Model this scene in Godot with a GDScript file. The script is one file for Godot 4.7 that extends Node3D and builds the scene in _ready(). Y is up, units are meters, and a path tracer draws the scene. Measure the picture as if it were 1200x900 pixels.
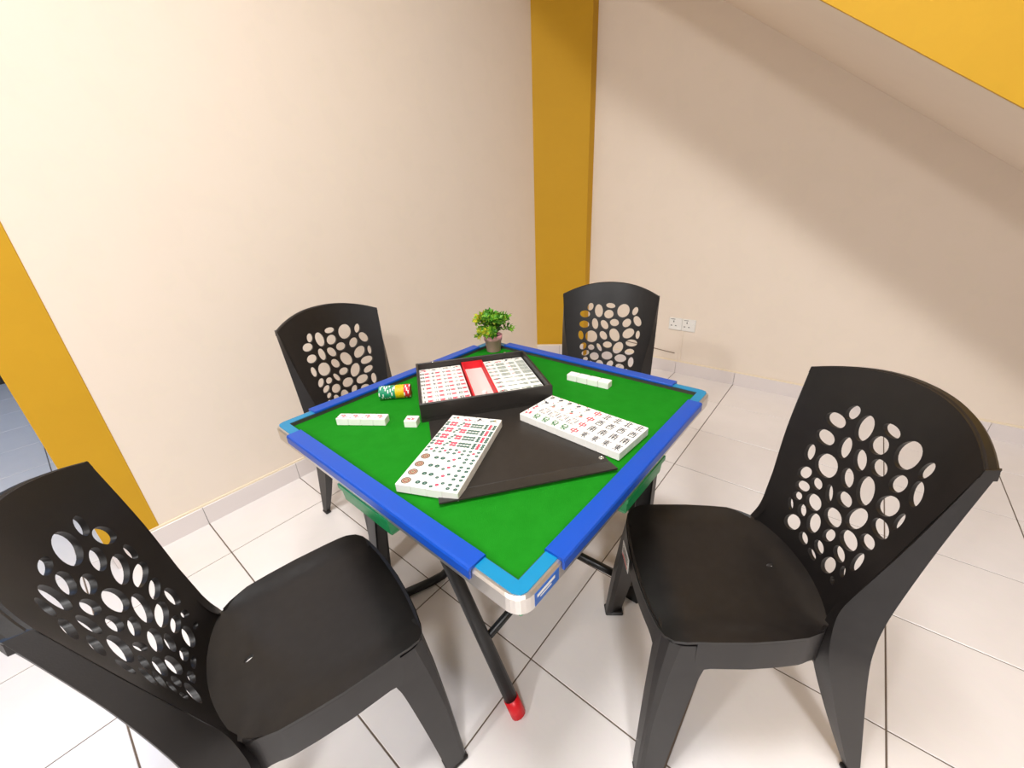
extends Node3D

const XL := -1.953          # face of the left wall
const ZR := -2.942          # face of the right wall
const CEIL := 3.05
const FELT := 0.717
const CAM_POS := Vector3(0, 1.236, 0)
const CAM_X := Vector3(0.774194, -0.044046, -0.631413)
const CAM_Y := Vector3(-0.229199, 0.910817, -0.344563)
const CAM_F := Vector3(-0.590278, -0.411479, -0.695057)
const FOCAL := 476.52

var M := {}
var taken := {}
var rng := RandomNumberGenerator.new()

# ------------------------------------------------------------------ naming
func numbered(called: String) -> String:
	var n: int = taken.get(called, 0)
	taken[called] = n + 1
	return called if n == 0 else "%s_%03d" % [called, n]

func tag(o: Node3D, label: String, category: String, group := "") -> Node3D:
	o.set_meta("label", label)
	o.set_meta("category", category)
	if group != "":
		o.set_meta("group", group)
	return o

func base(called: String, at := Vector3.ZERO, turn := 0.0) -> Node3D:
	var o := Node3D.new()
	o.name = numbered(called)
	add_child(o)
	o.position = at
	o.rotation.y = turn
	return o

func put(called: String, mesh: Mesh, mat: Material, parent: Node3D = null) -> MeshInstance3D:
	var o := MeshInstance3D.new()
	o.mesh = mesh
	o.material_override = mat
	if parent == null:
		o.name = numbered(called)
		add_child(o)
	else:
		o.name = called
		parent.add_child(o, true)
	return o

func structure(called: String, mesh: Mesh, mat: Material, label: String) -> MeshInstance3D:
	var o := put(called, mesh, mat)
	o.set_meta("kind", "structure")
	o.set_meta("label", label)
	return o

# ------------------------------------------------------------------ geometry
func new_st(smooth := -1) -> SurfaceTool:
	var st := SurfaceTool.new()
	st.begin(Mesh.PRIMITIVE_TRIANGLES)
	st.set_smooth_group(smooth)
	return st

# corners run counter-clockwise as seen from outside
func tri(st: SurfaceTool, a: Vector3, b: Vector3, c: Vector3) -> void:
	st.add_vertex(a)
	st.add_vertex(c)
	st.add_vertex(b)

func quad(st: SurfaceTool, a: Vector3, b: Vector3, c: Vector3, d: Vector3) -> void:
	tri(st, a, b, c)
	tri(st, a, c, d)

func done(st: SurfaceTool) -> ArrayMesh:
	st.generate_normals()
	return st.commit()

func add_box(st: SurfaceTool, lo: Vector3, hi: Vector3) -> void:
	var p := func(x, y, z): return Vector3(hi.x if x else lo.x, hi.y if y else lo.y, hi.z if z else lo.z)
	quad(st, p.call(0,0,1), p.call(1,0,1), p.call(1,1,1), p.call(0,1,1))
	quad(st, p.call(1,0,0), p.call(0,0,0), p.call(0,1,0), p.call(1,1,0))
	quad(st, p.call(1,0,1), p.call(1,0,0), p.call(1,1,0), p.call(1,1,1))
	quad(st, p.call(0,0,0), p.call(0,0,1), p.call(0,1,1), p.call(0,1,0))
	quad(st, p.call(0,1,1), p.call(1,1,1), p.call(1,1,0), p.call(0,1,0))
	quad(st, p.call(0,0,0), p.call(1,0,0), p.call(1,0,1), p.call(0,0,1))

func box_mesh(lo: Vector3, hi: Vector3) -> ArrayMesh:
	var st := new_st()
	add_box(st, lo, hi)
	return done(st)

# box with chamfered edges
func add_cbox(st: SurfaceTool, lo: Vector3, hi: Vector3, c: float) -> void:
	var y0 := lo.y
	var rings := []
	for k in [[lo.y, c], [lo.y + c, 0.0], [hi.y - c, 0.0], [hi.y, c]]:
		rings.append(oct_ring(lo, hi, c, k[0], k[1]))
	add_loft(st, rings)

func oct_ring(lo: Vector3, hi: Vector3, c: float, y: float, inset: float) -> PackedVector3Array:
	var x0 := lo.x + inset
	var x1 := hi.x - inset
	var z0 := lo.z + inset
	var z1 := hi.z - inset
	var e := c * 0.7
	return PackedVector3Array([Vector3(x0 + e, y, z0), Vector3(x1 - e, y, z0), Vector3(x1, y, z0 + e), Vector3(x1, y, z1 - e), Vector3(x1 - e, y, z1), Vector3(x0 + e, y, z1), Vector3(x0, y, z1 - e), Vector3(x0, y, z0 + e)])

func cbox_mesh(lo: Vector3, hi: Vector3, c: float) -> ArrayMesh:
	var st := new_st()
	add_cbox(st, lo, hi, c)
	return done(st)

# rings of equal length joined in order, both ends capped (fan)
func add_loft(st: SurfaceTool, rings: Array, cap := true, strips := false) -> void:
	var n: int = rings[0].size()
	var mid0 := Vector3.ZERO
	var mid1 := Vector3.ZERO
	for p in rings[0]: mid0 += p / n
	for p in rings[rings.size() - 1]: mid1 += p / n
	# orientation: make outward independent of the ring's direction
	var flip := false
	var nrm := Vector3.ZERO
	for i in n:
		nrm += (rings[0][i] - mid0).cross(rings[0][(i + 1) % n] - mid0)
	if nrm.dot(mid1 - mid0) < 0.0:
		flip = true
	for i in n:
		if strips: st.set_smooth_group(i + 4)     # each side of the loft smooth along its length
		for k in rings.size() - 1:
			var j := (i + 1) % n
			if flip:
				quad(st, rings[k][i], rings[k + 1][i], rings[k + 1][j], rings[k][j])
			else:
				quad(st, rings[k][i], rings[k][j], rings[k + 1][j], rings[k + 1][i])
	if strips: st.set_smooth_group(-1)
	if cap:
		var last = rings[rings.size() - 1]
		for i in n:
			var j := (i + 1) % n
			if flip:
				tri(st, mid0, rings[0][i], rings[0][j])
				tri(st, mid1, last[j], last[i])
			else:
				tri(st, mid0, rings[0][j], rings[0][i])
				tri(st, mid1, last[i], last[j])

func add_tube(st: SurfaceTool, pts: Array, r: float, sides := 12) -> void:
	var rings := []
	var up := Vector3(0.123, 0.2, 0.97).normalized()
	for k in pts.size():
		var dir: Vector3 = (pts[mini(k + 1, pts.size() - 1)] - pts[maxi(k - 1, 0)]).normalized()
		var a := (up - dir * up.dot(dir)).normalized()
		var b := dir.cross(a)
		up = a
		var ring := PackedVector3Array()
		for i in sides:
			var t := TAU * i / sides
			ring.append(pts[k] + a * cos(t) * r + b * sin(t) * r)
		rings.append(ring)
	add_loft(st, rings)

func tube_mesh(pts: Array, r: float, sides := 12) -> ArrayMesh:
	var st := new_st(0)
	add_tube(st, pts, r, sides)
	return done(st)

# profile: array of Vector2(radius, y)
func lathe_mesh(profile: Array, sides := 32, smooth := 0) -> ArrayMesh:
	var st := new_st(smooth)
	for k in profile.size() - 1:
		var p: Vector2 = profile[k]
		var q: Vector2 = profile[k + 1]
		for i in sides:
			var a := TAU * i / sides
			var b := TAU * (i + 1) / sides
			quad(st, Vector3(cos(b) * p.x, p.y, sin(b) * p.x), Vector3(cos(a) * p.x, p.y, sin(a) * p.x), Vector3(cos(a) * q.x, q.y, sin(a) * q.x), Vector3(cos(b) * q.x, q.y, sin(b) * q.x))
	return done(st)

# a polygon in the plane (a, b) extruded along the third axis; place maps (a, b, depth) to a point
func add_extrude(st: SurfaceTool, poly: PackedVector2Array, d0: float, d1: float, place: Callable) -> void:
	var idx := Geometry2D.triangulate_polygon(poly)
	var cw := Geometry2D.is_polygon_clockwise(poly)
	for k in range(0, idx.size(), 3):
		var p := poly[idx[k]]
		var q := poly[idx[k + 1]]
		var r := poly[idx[k + 2]]
		tri(st, place.call(p.x, p.y, d1), place.call(q.x, q.y, d1), place.call(r.x, r.y, d1))
		tri(st, place.call(p.x, p.y, d0), place.call(r.x, r.y, d0), place.call(q.x, q.y, d0))
	for i in poly.size():
		var p := poly[i]
		var q := poly[(i + 1) % poly.size()]
		quad(st, place.call(p.x, p.y, d0), place.call(q.x, q.y, d0), place.call(q.x, q.y, d1), place.call(p.x, p.y, d1))

func extrude_mesh(poly: Array, d0: float, d1: float, place: Callable) -> ArrayMesh:
	var st := new_st()
	add_extrude(st, PackedVector2Array(poly), d0, d1, place)
	return done(st)

func spread(loop: PackedVector2Array, step: float) -> PackedVector2Array:
	var out := PackedVector2Array()
	for i in loop.size():
		var a := loop[i]
		var b := loop[(i + 1) % loop.size()]
		var n := maxi(1, int(ceil(a.distance_to(b) / step)))
		for k in n:
			out.append(a.lerp(b, float(k) / n))
	return out

func ellipse(cx: float, cy: float, a: float, b: float, deg: float, n := 22) -> PackedVector2Array:
	var out := PackedVector2Array()
	var t0 := deg_to_rad(deg)
	for i in n:
		var t := TAU * i / n
		out.append(Vector2(cx, cy) + Vector2(a * cos(t), b * sin(t)).rotated(t0))
	return out

# a curved plate with holes: front and back map a plane point to space
func plate_mesh(outline: PackedVector2Array, holes: Array, step: float, front: Callable, back: Callable) -> ArrayMesh:
	var pts := PackedVector2Array()
	var edge := spread(outline, step)
	pts.append_array(edge)
	for h in holes:
		pts.append_array(h)
	var box := Rect2(edge[0], Vector2.ZERO)
	for p in edge: box = box.expand(p)
	var g := step * 2.0
	var y := box.position.y + g
	var odd := 0
	while y < box.end.y:
		var x := box.position.x + g * (0.5 + 0.5 * odd)
		while x < box.end.x:
			var p := Vector2(x, y)
			var ok := Geometry2D.is_point_in_polygon(p, edge)
			if ok:
				for e in edge:
					if e.distance_squared_to(p) < step * step * 0.6:
						ok = false
						break
			if ok:
				for h in holes:
					if Geometry2D.is_point_in_polygon(p, h):
						ok = false
						break
					for e in h:
						if e.distance_squared_to(p) < step * step * 0.5:
							ok = false
							break
					if not ok: break
			if ok: pts.append(p)
			x += g
		y += g * 0.87
		odd = 1 - odd
	var idx := Geometry2D.triangulate_delaunay(pts)
	var st := new_st(1)
	var fr := PackedVector3Array()
	var bk := PackedVector3Array()
	for p in pts:
		fr.append(front.call(p.x, p.y))
		bk.append(back.call(p.x, p.y))
	var keep := []
	for k in range(0, idx.size(), 3):
		var c := (pts[idx[k]] + pts[idx[k + 1]] + pts[idx[k + 2]]) / 3.0
		var ok := Geometry2D.is_point_in_polygon(c, edge)
		if ok:
			for h in holes:
				if Geometry2D.is_point_in_polygon(c, h):
					ok = false
					break
		if ok:
			var i := idx[k]
			var j := idx[k + 1]
			var l := idx[k + 2]
			if (pts[j] - pts[i]).cross(pts[l] - pts[i]) < 0.0:
				var t := j
				j = l
				l = t
			keep.append([i, j, l])
	for f in keep: tri(st, fr[f[0]], fr[f[1]], fr[f[2]])
	st.set_smooth_group(2)
	for f in keep: tri(st, bk[f[0]], bk[f[2]], bk[f[1]])
	var from := 0
	var loops := [edge]
	loops.append_array(holes)
	st.set_smooth_group(3)
	for li in loops.size():
		var n: int = loops[li].size()
		var inner: bool = (li > 0)
		var ccw := not Geometry2D.is_polygon_clockwise(loops[li])
		for i in n:
			var a := from + i
			var b := from + (i + 1) % n
			if ccw != inner:
				quad(st, bk[a], bk[b], fr[b], fr[a])
			else:
				quad(st, bk[b], bk[a], fr[a], fr[b])
		from += n
	return done(st)

# ------------------------------------------------------------------ materials
func paint(c: Color, rough := 0.6, metal := 0.0) -> StandardMaterial3D:
	var m := StandardMaterial3D.new()
	m.albedo_color = c
	m.roughness = rough
	m.metallic = metal
	return m

func noise_tex(freq: float, lo: Color, hi: Color, size := 256, seed_ := 1, normal := false, bump := 1.0) -> NoiseTexture2D:
	var n := FastNoiseLite.new()
	n.seed = seed_
	n.frequency = freq
	n.fractal_octaves = 4
	var t := NoiseTexture2D.new()
	t.width = size
	t.height = size
	t.seamless = true
	t.noise = n
	if normal:
		t.as_normal_map = true
		t.bump_strength = bump
	else:
		var g := Gradient.new()
		g.set_color(0, lo)
		g.set_color(1, hi)
		t.color_ramp = g
	return t

func grained(c: Color, rough: float, spread_: float, scale: float, bump: float, seed_: int, bump_freq := 0.08) -> StandardMaterial3D:
	var m := paint(Color.WHITE, rough)
	m.albedo_texture = noise_tex(0.012, c.darkened(spread_), c.lightened(spread_ * 0.6), 256, seed_)
	m.normal_enabled = true
	m.normal_scale = bump
	m.normal_texture = noise_tex(bump_freq, Color.BLACK, Color.WHITE, 256, seed_ + 7, true, 2.0)
	m.uv1_triplanar = true
	m.uv1_world_triplanar = true
	m.uv1_scale = Vector3.ONE * scale
	return m

func make_materials() -> void:
	M.wall = grained(Color(0.93, 0.875, 0.815), 0.8, 0.008, 1.3, 0.035, 3)
	M.yellow = grained(Color(0.79, 0.6, 0.05), 0.7, 0.015, 1.3, 0.04, 5)
	M.ceiling = paint(Color(0.8, 0.79, 0.77), 0.9)
	M.grout = paint(Color(0.42, 0.36, 0.31), 0.9)
	M.tiles = []
	for k in 4:
		var c := Color(0.93, 0.905, 0.895).lightened([0.0, 0.06, 0.03, 0.09][k])
		var m := grained(c, 0.22, 0.012, 2.1, 0.03, 11 + k)
		m.metallic_specular = 0.5
		M.tiles.append(m)
	M.skirting = paint(Color(0.885, 0.85, 0.84), 0.3)
	M.bead = paint(Color(0.93, 0.87, 0.77), 0.6)
	M.chair = grained(Color(0.077, 0.063, 0.061), 0.42, 0.05, 9.0, 0.12, 21, 0.2)
	M.felt = grained(Color(0.075, 0.485, 0.07), 0.8, 0.03, 6.0, 0.25, 31, 0.3)
	M.felt.metallic_specular = 0.25
	M.lining = paint(Color(0.24, 0.22, 0.2), 0.6)
	M.blue = paint(Color(0.03, 0.285, 0.69), 0.35)
	M.cyan = paint(Color(0.03, 0.5, 0.68), 0.35)
	M.alu = paint(Color(0.82, 0.8, 0.78), 0.28, 0.85)
	M.drawer = paint(Color(0.03, 0.5, 0.27), 0.3)
	M.tube = paint(Color(0.022, 0.02, 0.019), 0.38)
	M.red_cap = paint(Color(0.85, 0.03, 0.1), 0.4)
	M.case = grained(Color(0.14, 0.122, 0.108), 0.45, 0.04, 12.0, 0.3, 41, 0.25)
	M.case_dark = paint(Color(0.06, 0.055, 0.05), 0.5)
	M.red_card = paint(Color(0.84, 0.05, 0.12), 0.55)
	M.card = paint(Color(0.85, 0.8, 0.78), 0.7)
	M.chrome = paint(Color(0.85, 0.85, 0.83), 0.15, 1.0)
	M.pot = paint(Color(0.97, 0.67, 0.71), 0.6)
	M.soil = paint(Color(0.2, 0.13, 0.09), 0.9)
	M.stem = paint(Color(0.32, 0.4, 0.14), 0.7)
	M.leaf = paint(Color.WHITE, 0.45)
	M.leaf.vertex_color_use_as_albedo = true
	M.leaf.backlight_enabled = true
	M.leaf.backlight = Color(0.25, 0.28, 0.05)
	M.white_plastic = paint(Color(0.93, 0.92, 0.9), 0.3)
	M.dark = paint(Color(0.08, 0.08, 0.08), 0.6)
	M.black_rubber = paint(Color(0.03, 0.03, 0.03), 0.6)
	M.sticker_blue = paint(Color(0.05, 0.36, 0.72), 0.4)
	M.glass = paint(Color(0.9, 0.95, 0.95, 0.08), 0.02)
	M.glass.transparency = BaseMaterial3D.TRANSPARENCY_ALPHA
	M.cable = paint(Color(0.5, 0.4, 0.33), 0.6)
	M.pin = paint(Color(0.4, 0.39, 0.38), 0.6)
	M.door = paint(Color(0.2, 0.17, 0.15), 0.5)
	M.tile_face = paint(Color.WHITE, 0.28)
	M.tile_face.albedo_texture = ImageTexture.create_from_image(face_atlas())
	M.glow = paint(Color.WHITE, 0.6)
	M.glow.emission_enabled = true
	M.glow.emission = Color(1.0, 0.97, 0.92)
	M.glow.emission_energy_multiplier = 1.5
	M.glow_cool = paint(Color.WHITE, 0.6)
	M.glow_cool.emission_enabled = true
	M.glow_cool.emission = Color(0.75, 0.88, 1.0)
	M.glow_cool.emission_energy_multiplier = 1.5

# ------------------------------------------------------------------ mahjong faces (flat print)
const CELL_W := 72
const CELL_H := 84
const COLS := 8
const ROWS := 6
const INK := Color(0.13, 0.14, 0.2)
const GRN := Color(0.1, 0.3, 0.24)
const RED := Color(0.82, 0.08, 0.25)

func ink_seg(img: Image, cell: int, ax: float, ay: float, bx: float, by: float, w: float, c: Color) -> void:
	var ox := (cell % COLS) * CELL_W
	var oy := (cell / COLS) * CELL_H
	var a := Vector2(ax * CELL_W, ay * CELL_H)
	var b := Vector2(bx * CELL_W, by * CELL_H)
	var r := w * CELL_W * 0.5
	for y in range(maxi(0, int(minf(a.y, b.y) - r)), mini(CELL_H, int(maxf(a.y, b.y) + r) + 2)):
		for x in range(maxi(0, int(minf(a.x, b.x) - r)), mini(CELL_W, int(maxf(a.x, b.x) + r) + 2)):
			var p := Vector2(x, y)
			if p.distance_to(Geometry2D.get_closest_point_to_segment(p, a, b)) <= r:
				img.set_pixel(ox + x, oy + y, c)

func ink_dot(img: Image, cell: int, x: float, y: float, r: float, c: Color) -> void:
	ink_seg(img, cell, x, y, x, y, r * 2.0, c)
	ink_seg(img, cell, x, y, x, y, r * 0.7, c.lightened(0.45))

func ink_lines(img: Image, cell: int, lines: Array, w: float, c: Color, at := Rect2(0, 0, 1, 1)) -> void:
	for l in lines:
		ink_seg(img, cell, at.position.x + l[0] * at.size.x, at.position.y + l[1] * at.size.y, at.position.x + l[2] * at.size.x, at.position.y + l[3] * at.size.y, w, c)

func face_atlas() -> Image:
	var img := Image.create(COLS * CELL_W, ROWS * CELL_H, true, Image.FORMAT_RGB8)
	img.fill(Color(0.955, 0.945, 0.915))
	# circles 1..9
	for r in [[0.35, Color(0.3, 0.28, 0.24)], [0.27, Color(0.75, 0.6, 0.5)], [0.2, Color(0.45, 0.2, 0.2)], [0.12, Color(0.8, 0.7, 0.58)], [0.06, GRN]]:
		ink_seg(img, 1, 0.5, 0.5, 0.5, 0.5, r[0] * 2.0, r[1])
	for p in [[0.5, 0.28], [0.5, 0.72]]: ink_dot(img, 2, p[0], p[1], 0.18, GRN)
	ink_dot(img, 3, 0.26, 0.22, 0.13, GRN)
	ink_dot(img, 3, 0.5, 0.5, 0.13, RED)
	ink_dot(img, 3, 0.74, 0.78, 0.13, GRN)
	for p in [[0.3, 0.27], [0.7, 0.27], [0.3, 0.73], [0.7, 0.73]]: ink_dot(img, 4, p[0], p[1], 0.14, GRN)
	for p in [[0.27, 0.22], [0.73, 0.22], [0.27, 0.78], [0.73, 0.78]]: ink_dot(img, 5, p[0], p[1], 0.135, GRN)
	ink_dot(img, 5, 0.5, 0.5, 0.12, RED)
	for x in [0.32, 0.68]:
		ink_dot(img, 6, x, 0.2, 0.155, GRN)
		for y in [0.53, 0.8]: ink_dot(img, 6, x, y, 0.16, RED)
	for k in 3: ink_dot(img, 7, 0.24 + 0.26 * k, 0.14 + 0.12 * k, 0.125, GRN)
	for x in [0.34, 0.66]:
		for y in [0.6, 0.83]: ink_dot(img, 7, x, y, 0.145, RED)
	for x in [0.32, 0.68]:
		for k in 4: ink_dot(img, 8, x, 0.16 + 0.227 * k, 0.14, GRN)
	for x in [0.22, 0.5, 0.78]:
		for k in 3: ink_dot(img, 9, x, 0.2 + 0.3 * k, 0.14, RED if k == 1 else GRN)
	# bamboo 11..19
	ink_lines(img, 11, [[0.5, 0.2, 0.35, 0.5], [0.35, 0.5, 0.6, 0.75], [0.5, 0.2, 0.65, 0.45], [0.4, 0.8, 0.7, 0.6]], 0.1, GRN)
	ink_lines(img, 11, [[0.45, 0.4, 0.6, 0.55]], 0.12, RED)
	var rows := {2: [1, 1], 3: [1, 2], 4: [2, 2], 5: [2, 1, 2], 6: [3, 3], 7: [1, 3, 3], 8: [4, 4], 9: [3, 3, 3]}
	for n in rows:
		var rr: Array = rows[n]
		for k in rr.size():
			for i in rr[k]:
				var x: float = 0.5 + (i - (rr[k] - 1) * 0.5) * 0.24
				var y0: float = 0.1 + 0.8 * k / rr.size()
				var red_one: bool = (n == 5 and k == 1) or (n == 7 and k == 0) or (n == 9 and i == 1)
				ink_seg(img, 10 + n, x, y0 + 0.05, x, y0 + 0.8 / rr.size() - 0.05, 0.135, RED if red_one else GRN)
	# characters 21..29: a number over the red ten-thousand sign
	var nums := {1: [[0.1, 0.5, 0.9, 0.5]], 2: [[0.25, 0.3, 0.75, 0.3], [0.1, 0.75, 0.9, 0.75]], 3: [[0.2, 0.2, 0.8, 0.2], [0.3, 0.5, 0.7, 0.5], [0.1, 0.85, 0.9, 0.85]],
		4: [[0.1, 0.15, 0.9, 0.15], [0.1, 0.15, 0.1, 0.9], [0.9, 0.15, 0.9, 0.9], [0.1, 0.9, 0.9, 0.9], [0.4, 0.15, 0.35, 0.6], [0.6, 0.15, 0.65, 0.6]],
		5: [[0.15, 0.1, 0.85, 0.1], [0.45, 0.1, 0.35, 0.95], [0.2, 0.5, 0.75, 0.5], [0.75, 0.5, 0.7, 0.95], [0.05, 0.95, 0.95, 0.95]],
		6: [[0.5, 0.05, 0.55, 0.25], [0.05, 0.4, 0.95, 0.4], [0.35, 0.55, 0.15, 0.95], [0.65, 0.55, 0.85, 0.95]],
		7: [[0.1, 0.5, 0.9, 0.35], [0.45, 0.05, 0.45, 0.85], [0.45, 0.9, 0.85, 0.85]], 8: [[0.4, 0.15, 0.1, 0.9], [0.55, 0.1, 0.9, 0.9]],
		9: [[0.45, 0.05, 0.15, 0.95], [0.15, 0.35, 0.7, 0.35], [0.7, 0.35, 0.7, 0.85], [0.7, 0.88, 0.92, 0.8]]}
	var wan := [[0.1, 0.12, 0.9, 0.12], [0.33, 0.0, 0.33, 0.22], [0.67, 0.0, 0.67, 0.22], [0.25, 0.28, 0.75, 0.28], [0.25, 0.28, 0.25, 0.55], [0.75, 0.28, 0.75, 0.55], [0.25, 0.42, 0.75, 0.42], [0.25, 0.55, 0.75, 0.55], [0.5, 0.28, 0.5, 0.8], [0.12, 0.68, 0.88, 0.68], [0.12, 0.68, 0.12, 1.0], [0.88, 0.68, 0.88, 0.98], [0.35, 0.85, 0.68, 0.85]]
	for n in nums:
		ink_lines(img, 20 + n, nums[n], 0.075, INK, Rect2(0.24, 0.08, 0.52, 0.32))
		ink_lines(img, 20 + n, wan, 0.06, RED, Rect2(0.22, 0.48, 0.56, 0.44))
	# winds 31..34, dragons 35..37
	var full := Rect2(0.18, 0.14, 0.64, 0.72)
	ink_lines(img, 31, [[0.05, 0.15, 0.95, 0.15], [0.25, 0.3, 0.75, 0.3], [0.25, 0.3, 0.25, 0.6], [0.75, 0.3, 0.75, 0.6], [0.25, 0.45, 0.75, 0.45], [0.25, 0.6, 0.75, 0.6], [0.5, 0.0, 0.5, 1.0], [0.45, 0.62, 0.1, 0.92], [0.55, 0.62, 0.9, 0.92]], 0.065, INK, full)
	ink_lines(img, 32, [[0.1, 0.15, 0.9, 0.15], [0.5, 0.0, 0.5, 0.3], [0.15, 0.32, 0.85, 0.32], [0.15, 0.32, 0.15, 1.0], [0.85, 0.32, 0.85, 1.0], [0.35, 0.5, 0.65, 0.5], [0.3, 0.68, 0.7, 0.68], [0.5, 0.5, 0.5, 0.95]], 0.085, INK, full)
	ink_lines(img, 33, [[0.05, 0.1, 0.95, 0.1], [0.15, 0.35, 0.85, 0.35], [0.15, 0.35, 0.15, 0.95], [0.85, 0.35, 0.85, 0.95], [0.15, 0.95, 0.85, 0.95], [0.4, 0.1, 0.35, 0.65], [0.6, 0.1, 0.62, 0.65]], 0.085, INK, full)
	ink_lines(img, 34, [[0.35, 0.0, 0.35, 1.0], [0.08, 0.35, 0.35, 0.35], [0.05, 0.85, 0.35, 0.7], [0.62, 0.0, 0.62, 0.9], [0.62, 0.4, 0.92, 0.25], [0.62, 0.92, 0.95, 0.88]], 0.085, INK, full)
	ink_lines(img, 35, [[0.1, 0.25, 0.9, 0.25], [0.1, 0.25, 0.1, 0.6], [0.9, 0.25, 0.9, 0.6], [0.1, 0.6, 0.9, 0.6], [0.5, 0.0, 0.5, 1.0]], 0.1, RED, full)
	ink_lines(img, 36, [[0.1, 0.1, 0.4, 0.05], [0.4, 0.05, 0.1, 0.4], [0.6, 0.05, 0.95, 0.4], [0.15, 0.45, 0.45, 0.45], [0.45, 0.45, 0.2, 0.62], [0.2, 0.62, 0.45, 0.65], [0.45, 0.65, 0.3, 0.95], [0.55, 0.45, 0.85, 0.45], [0.85, 0.45, 0.85, 0.6], [0.55, 0.68, 0.9, 0.68], [0.85, 0.68, 0.5, 0.98], [0.6, 0.7, 0.95, 0.98]], 0.085, Color(0.05, 0.42, 0.22), full)
	for e in [[0.1, INK, 0.07], [0.24, RED, 0.04]]:
		var r := Rect2(e[0] + 0.06, e[0] + 0.02, 0.88 - 2.0 * e[0], 0.96 - 2.0 * e[0])
		ink_lines(img, 37, [[0, 0, 0.7, 0], [1, 0, 1, 0.7], [1, 1, 0.3, 1], [0, 1, 0, 0.3]], e[2], e[1], r)
	# flowers 38..45
	for k in 8:
		var c: Color = [RED, INK, GRN, Color(0.85, 0.35, 0.3)][k % 4]
		var d: Color = [GRN, RED, INK, Color(0.5, 0.4, 0.2)][(k + 1) % 4]
		var s := 0.06 * (k % 3)
		rng.seed = 900 + k
		for q in 3:
			var fx := rng.randf_range(0.3, 0.7)
			var fy := rng.randf_range(0.28, 0.7)
			for w in 5:
				var fa := TAU * w / 5.0 + q
				ink_seg(img, 38 + k, fx + 0.09 * cos(fa), fy + 0.08 * sin(fa), fx + 0.05 * cos(fa), fy + 0.045 * sin(fa), 0.085, c if q < 2 else d)
		ink_lines(img, 38 + k, [[0.3 + s, 0.85, 0.45, 0.6], [0.45, 0.6, 0.68, 0.5 - s]], 0.05, d)
		ink_lines(img, 38 + k, [[0.14, 0.1, 0.2, 0.16]], 0.09, RED if k < 4 else INK)
	img.generate_mipmaps()
	return img

const TW := 0.0281
const TL := 0.0331
const TH := 0.0205
var tile_meshes := {}

# tile lying on its back: base at y 0, face up, top of the print towards -z
func tile_mesh(cell: int) -> ArrayMesh:
	if tile_meshes.has(cell): return tile_meshes[cell]
	var st := new_st()
	var white := Vector2((0.5 * CELL_W) / (COLS * CELL_W), (0.5 * CELL_H) / (ROWS * CELL_H))
	var c := 0.0013
	var hx := TW * 0.5
	var hz := TL * 0.5
	st.set_uv(white)
	var rings := []
	for k in [[0.0, c], [c, 0.0], [TH - c, 0.0], [TH, c]]:
		rings.append(oct_ring(Vector3(-hx, 0, -hz), Vector3(hx, 0, hz), c, k[0], k[1]))
	for k in 3:
		for i in 8:
			var j := (i + 1) % 8
			quad(st, rings[k][j], rings[k][i], rings[k + 1][i], rings[k + 1][j])
	for i in range(1, 7): tri(st, rings[0][0], rings[0][i], rings[0][i + 1])
	var u0 := float((cell % COLS) * CELL_W + 1) / (COLS * CELL_W)
	var u1 := float((cell % COLS + 1) * CELL_W - 1) / (COLS * CELL_W)
	var v0 := float((cell / COLS) * CELL_H + 1) / (ROWS * CELL_H)
	var v1 := float((cell / COLS + 1) * CELL_H - 1) / (ROWS * CELL_H)
	var top: PackedVector3Array = rings[3]
	for i in range(1, 7):
		for k in [0, i, i + 1]:
			var p := top[k]
			st.set_uv(Vector2(lerpf(u0, u1, (p.x + hx) / TW), lerpf(v0, v1, (p.z + hz) / TL)))
			st.add_vertex(p)
	tile_meshes[cell] = done(st)
	return tile_meshes[cell]

const FACES := ["a blank face", "one large circle", "two circles", "three diagonal circles", "four circles", "five circles", "six red and green circles", "seven red and green circles", "eight green circles", "nine circles"]

func face_words(cell: int) -> String:
	if cell < 10: return FACES[cell]
	if cell < 20: return "%s bamboo sticks" % ["", "one", "two", "three", "four", "five", "six", "seven", "eight", "nine"][cell - 10] if cell != 11 else "a bamboo bird"
	if cell < 30: return "number %s over red" % ["", "one", "two", "three", "four", "five", "six", "seven", "eight", "nine"][cell - 20]
	if cell < 38: return ["", "the black east sign", "the black south sign", "the black west sign", "the black north sign", "a red dragon sign", "a green dragon sign", "an open square frame"][cell - 30]
	return "%s flower print" % ["red", "black", "green", "orange", "crimson", "dark", "olive", "brick"][cell - 38]

const NTH := ["", "first", "second", "third", "fourth", "fifth", "sixth", "seventh", "eighth", "ninth", "tenth"]

func nth(n: int) -> String:
	return NTH[n] if n <= 10 else "%dth" % n if not n in [21, 22, 23] else ["21st", "22nd", "23rd"][n - 21]

func put_tile(cell: int, at: Vector3, turn: float, where: String, group: String, words := "") -> void:
	var o := put("mahjong_tile", tile_mesh(cell), M.tile_face)
	o.position = at
	o.rotation.y = turn
	tag(o, "tile with %s, %s" % [words if words != "" else face_words(cell), where], "mahjong tile", group)

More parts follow.
